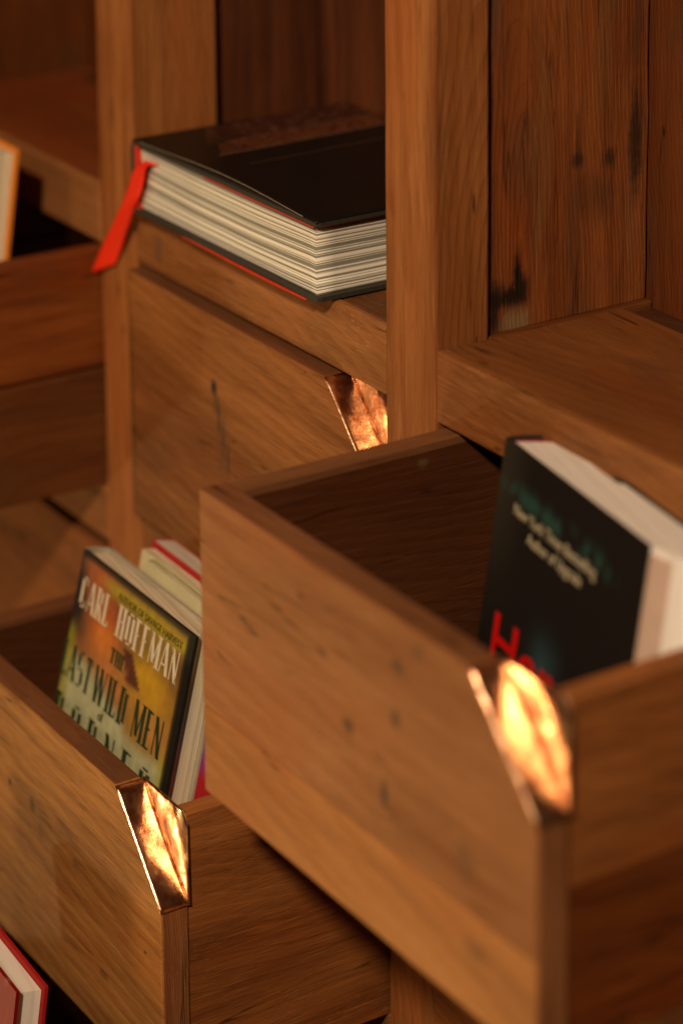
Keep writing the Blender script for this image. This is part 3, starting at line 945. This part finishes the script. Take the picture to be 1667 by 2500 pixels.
def ink_wild(uq, v):
    """printed cover: x along the width in metres, e down from the top edge"""
    x = uq * 0.159; e = (1 - v) * 0.246
    n = mnoise.noise(Vector((x * 45, e * 45, 2.3)))
    n2 = mnoise.noise(Vector((x * 160, e * 160, 5.1))) * 0.5 + 0.5

    def blob(cx, ce, rx, re): return math.exp(-(((x - cx) / rx) ** 2 + ((e - ce) / re) ** 2))
    pale = (0.50, 0.52, 0.32); yel = (0.66, 0.38, 0.03); brn = (0.26, 0.12, 0.05)
    plum = (0.16, 0.055, 0.045); dark = (0.045, 0.032, 0.03); lime = (0.36, 0.34, 0.03)
    c = mixc(brn, (0.34, 0.21, 0.04), sm(0.06, 0.11, x))
    c = mixc(c, plum, min(1, .9 * blob(.062, .022, .022, .014)))
    c = mixc(c, (0.45, 0.13, 0.045), min(1, 1.1 * blob(.028, .010, .022, .012)))
    c = mixc(c, (0.52, 0.13, 0.04), min(1, 1.3 * blob(.046, .036, .022, .018)))
    c = mixc(c, (0.78, 0.25, 0.05), min(1, 1.2 * blob(.048, .046, .016, .011)))
    c = mixc(c, yel, min(1, 1.5 * blob(.118, .052, .034, .014)))
    c = mixc(c, (0.60, 0.24, 0.07), min(1, 1.1 * blob(.062, .066, .03, .014)))
    c = mixc(c, (0.56, 0.27, 0.07), min(1, 1.0 * blob(.13, .075, .03, .012)))
    c = mixc(c, plum, .6 * blob(.145, .030, .015, .03))
    c = mixc(c, (0.45, 0.34, 0.03), min(1, 1.2 * math.exp(-((e - .0105 - .02 * max(0, x - .1)) / .0050) ** 2) * sm(.025, .06, x)))
    pe = 0.062 + 0.022 * sm(.04, .12, x) + .006 * n
    c = mixc(c, pale, sm(pe, pe + 0.016, e))
    c = mixc(c, dark, sm(0.030, 0.008, x - .012 * n + .5 * abs(e - .034) - .002) * sm(.075, .05, e))
    c = mixc(c, lime, sm(0.018, 0.004, x + .006 * n) * sm(.045, .06, e) * .85)
    c = mixc(c, (0.50, 0.50, 0.05), sm(0.135, 0.150, x + .004 * n) * sm(.075, .10, e) * .85)
    # dark leaning peak
    if .0405 < e < .062:
        k = (e - .0405) / .0215
        l = .0755 + .011 * k; r_ = .089 + .021 * k
        w = sm(l - .001, l + .001, x) * sm(r_ + .001, r_ - .001, x) * sm(.062, .057, e)
        c = mixc(c, (0.12, 0.038, 0.03), w * .95)
        c = mixc(c, (0.42, 0.17, 0.08), .8 * blob(.0845, .054, .0028, .0028))
    c = tuple(q * (0.68 + 0.40 * n2) for q in c)
    kd = (0.018, 0.016, 0.013)
    c = mixc(c, kd, max(sm(.148, .152, x), sm(.0045, .002, e), sm(.0016, .0006, x)))
    return c


wild = standing("jungle travel book with yellow and orange cover leaning in the lower drawer", (-0.238, -0.0885, -0.165), R(13.6), R(-1.2),
                0.159, 0.0225, 0.246, ink=ink_wild, cover_mat=M_BLACK, page_mat=P_CREAM, back_mat=plain("grey_jacket_back", (0.42, 0.38, 0.30), 0.5, 0.4), head=0.0012)
E_W, E_H = 0.159, 0.246
def ex(a): return a * E_W
def ez(a): return E_H - a
letters("author_lettering", "CARL", .0075, .0520, ez(.0368), ez(.0157), wild, M_CREAM)
letters("author_lettering", "HOFFMAN", .0620, .1480, ez(.0368), ez(.0157), wild, M_CREAM)
letters("title_lettering", "THE", .0610, .0830, ez(.0552), ez(.0447), wild, M_GREEN, y=-0.0005)
letters("title_lettering", "LAST", -.0005, .0440, ez(.0870), ez(.0628), wild, M_GREEN)
letters("title_lettering", "WILD", .0475, .0960, ez(.0872), ez(.0628), wild, M_GREEN)
letters("title_lettering", "MEN", .1040, .1450, ez(.0880), ez(.0628), wild, M_GREEN)
text_mesh("title_lettering", "of", 0.009, wild, M_GREEN, (.060, -0.0005, ez(.0955)), (R(90), 0, 0), 0.9)
for k, ch in enumerate("BORNEO"):
    letters("title_lettering", ch, .0008 + k * .0246, .0008 + k * .0246 + .0165, ez(.1240), ez(.0985), wild, M_GREEN)
text_mesh("author_note", "AUTHOR OF SAVAGE HARVEST", 0.0068, wild, plain("olive_ink", (.12, .10, .02), .4, .4), (ex(.36), -0.0005, ez(.0135)), (R(90), 0, 0), 0.93)

# paperbacks behind it
gp = "paperbacks behind the jungle book in the lower drawer"
M_YG = plain("yellow_green_cover", (0.62, 0.58, 0.36), 0.45, 0.4)
M_LIME = plain("green_cover", (0.16, 0.30, 0.06), 0.45, 0.4)
M_REDC = plain("dark_red_cover", (0.42, 0.012, 0.02), 0.4, 0.5)
P_GREY = pages("greyish_leaves", (0.66, 0.60, 0.54), (0.5, 0.44, 0.38), 120.0, 0.5, 0.2)
standing("thin paperback with yellow-green cover right behind the jungle book", (-0.206, -0.0575, -0.169), R(13.6), R(-1.2), 0.150, 0.0060, 0.242,
         hard=False, cover_mat=M_YG, page_mat=P_CREAM, back_mat=M_LIME, spine_round=False)
standing("white paperback with green back between the yellow-green one and the red one", (-0.228, -0.0492, -0.171), R(13.2), R(-1.2), 0.168, 0.0100, 0.240,
         hard=False, cover_mat=plain("cream_cover", (.7, .62, .38), .5, .4), page_mat=P_CREAM, back_mat=plain("cream_cover_b", (.72, .66, .45), .5, .4), spine_round=False)
standing("paperback with dark red covers, farthest back in the lower drawer", (-0.236, -0.037, -0.170), R(12.4), R(-1.2), 0.120, 0.0170, 0.240,
         hard=False, cover_mat=M_REDC, page_mat=P_GREY, back_mat=M_REDC, spine_round=False)


def ink_blue(uq, v):
    a = (0.03, 0.07, 0.26); b_ = (0.24, 0.03, 0.26); c = (0.36, 0.01, 0.02); k = (0.015, 0.012, 0.012)
    t = v
    col = mixc(c, b_, sm(0.68, 0.74, t)); col = mixc(col, a, sm(0.74, 0.80, t)); col = mixc(col, k, sm(0.84, 0.9, t))
    return col


standing("dark book with blue and red cover squeezed at the right end of the lower drawer", (-0.182, -0.0745, -0.195), R(13.6), R(-1.2), 0.121, 0.009, 0.212,
         ink=ink_blue, page_mat=P_CREAM, hard=False, cover_mat=M_BLACK, spine_round=False)


# black novel in the big drawer
def ink_black(uq, v):
    n = mnoise.noise(Vector((uq * 9, v * 11, 2.3))) * 0.5 + 0.5
    n2 = mnoise.noise(Vector((uq * 20, v * 14, 7.3))) * 0.5 + 0.5
    c = (0.012, 0.010, 0.009)
    c = mixc(c, (0.030, 0.025, 0.018), sm(0.25, 0.0, uq) * sm(0.5, 0.9, v))
    band = math.exp(-((v - (0.885 - 0.02 * uq)) / 0.026) ** 2)
    c = mixc(c, (0.024, 0.070, 0.058), band * sm(0.35, 0.6, n2) * sm(0.0, 0.06, uq) * sm(0.9, 0.75, uq) * .85)
    g2 = math.exp(-(((uq - 0.47) / 0.09) ** 2 + ((v - 0.50) / 0.075) ** 2))
    c = mixc(c, (0.030, 0.060, 0.075), min(1, g2 * (0.4 + n)))
    return c


novel = standing("black hardcover with red title standing in the large front drawer", (0.155, -0.0235, 0.030), R(8.6), R(-9.7), 0.158, 0.038, 0.207,
                 ink=ink_black, cover_mat=M_BLACK, page_mat=P_PINK, back_mat=M_BOARD, back_w=0.205, page_slant=0.044, head=0.0008)
NW, NH = 0.158, 0.207
M_TAN = plain("tan_ink", (0.50, 0.44, 0.30), 0.4, 0.4, 0.1, 80)
text_mesh("blurb_lettering", "New York Times Bestselling", 0.0092, novel, M_TAN, (.0215, -0.0005, NH - .0360), (R(90), 0, 0), 0.88)
text_mesh("blurb_lettering", "Author of Upgrade", 0.0092, novel, M_TAN, (.0405, -0.0005, NH - .0460), (R(90), 0, 0), 0.86)
text_mesh("title_lettering", "Her", 0.040, novel, M_INKRED, (.0150, -0.0005, NH - .1215), (R(90), 0, 0), 1.15, bold=0.0004)
solid("headband", [(0.0012, 0.006), (0.0048, 0.004), (0.0056, 0.022), (0.0080, 0.0325), (0.0040, 0.0335), (0.0008, 0.022)], NH - 0.008, NH - 0.0012, M_RED2, novel, bev=0)
# loose jacket flap along the fore-edge
solid("jacket_flap", [(NW - 0.001, 0.0030), (NW + 0.0040, 0.0045), (NW + 0.0125, 0.0085), (NW + 0.0120, 0.0092), (NW + 0.0030, 0.0056), (NW - 0.001, 0.0036)], 0.003, NH - 0.005,
      plain("flap_paper", (0.50, 0.36, 0.30), 0.6, 0.3), novel, bev=0)

# red book low at the left
def ink_red(uq, v):
    n = mnoise.noise(Vector((uq * 14, v * 16, 2.3))) * 0.5 + 0.5
    return mixc((0.20, 0.003, 0.003), (0.42, 0.16, 0.14), sm(0.62, 0.8, n) * sm(0.97, 0.9, uq) * .6)


standing("red book with white page edges at the bottom left corner", (-0.2065, -0.2265, -0.350), R(8), R(-3), 0.150, 0.0215, 0.285,
         ink=ink_red, page_mat=pages("bright_leaves", (0.80, 0.76, 0.72), (0.66, 0.6, 0.55), 90., .5, .15), back_mat=plain('deep_red_board', (0.36, 0.012, 0.010), 0.6, 0.2))
# orange book in the left drawer
standing("book with orange cover and cream pages in the left drawer", (-0.5545, -0.080, 0.074), R(8), R(0), 0.140, 0.038, 0.249,
         cover_mat=plain("orange_cover", (0.75, 0.24, 0.02), 0.4, 0.5), page_mat=P_CREAM)

for o in list(COL.objects):
    if o.type == 'EMPTY' and o.parent is None and o.name.startswith('copper'):
        pass
print("objects", len(COL.objects))
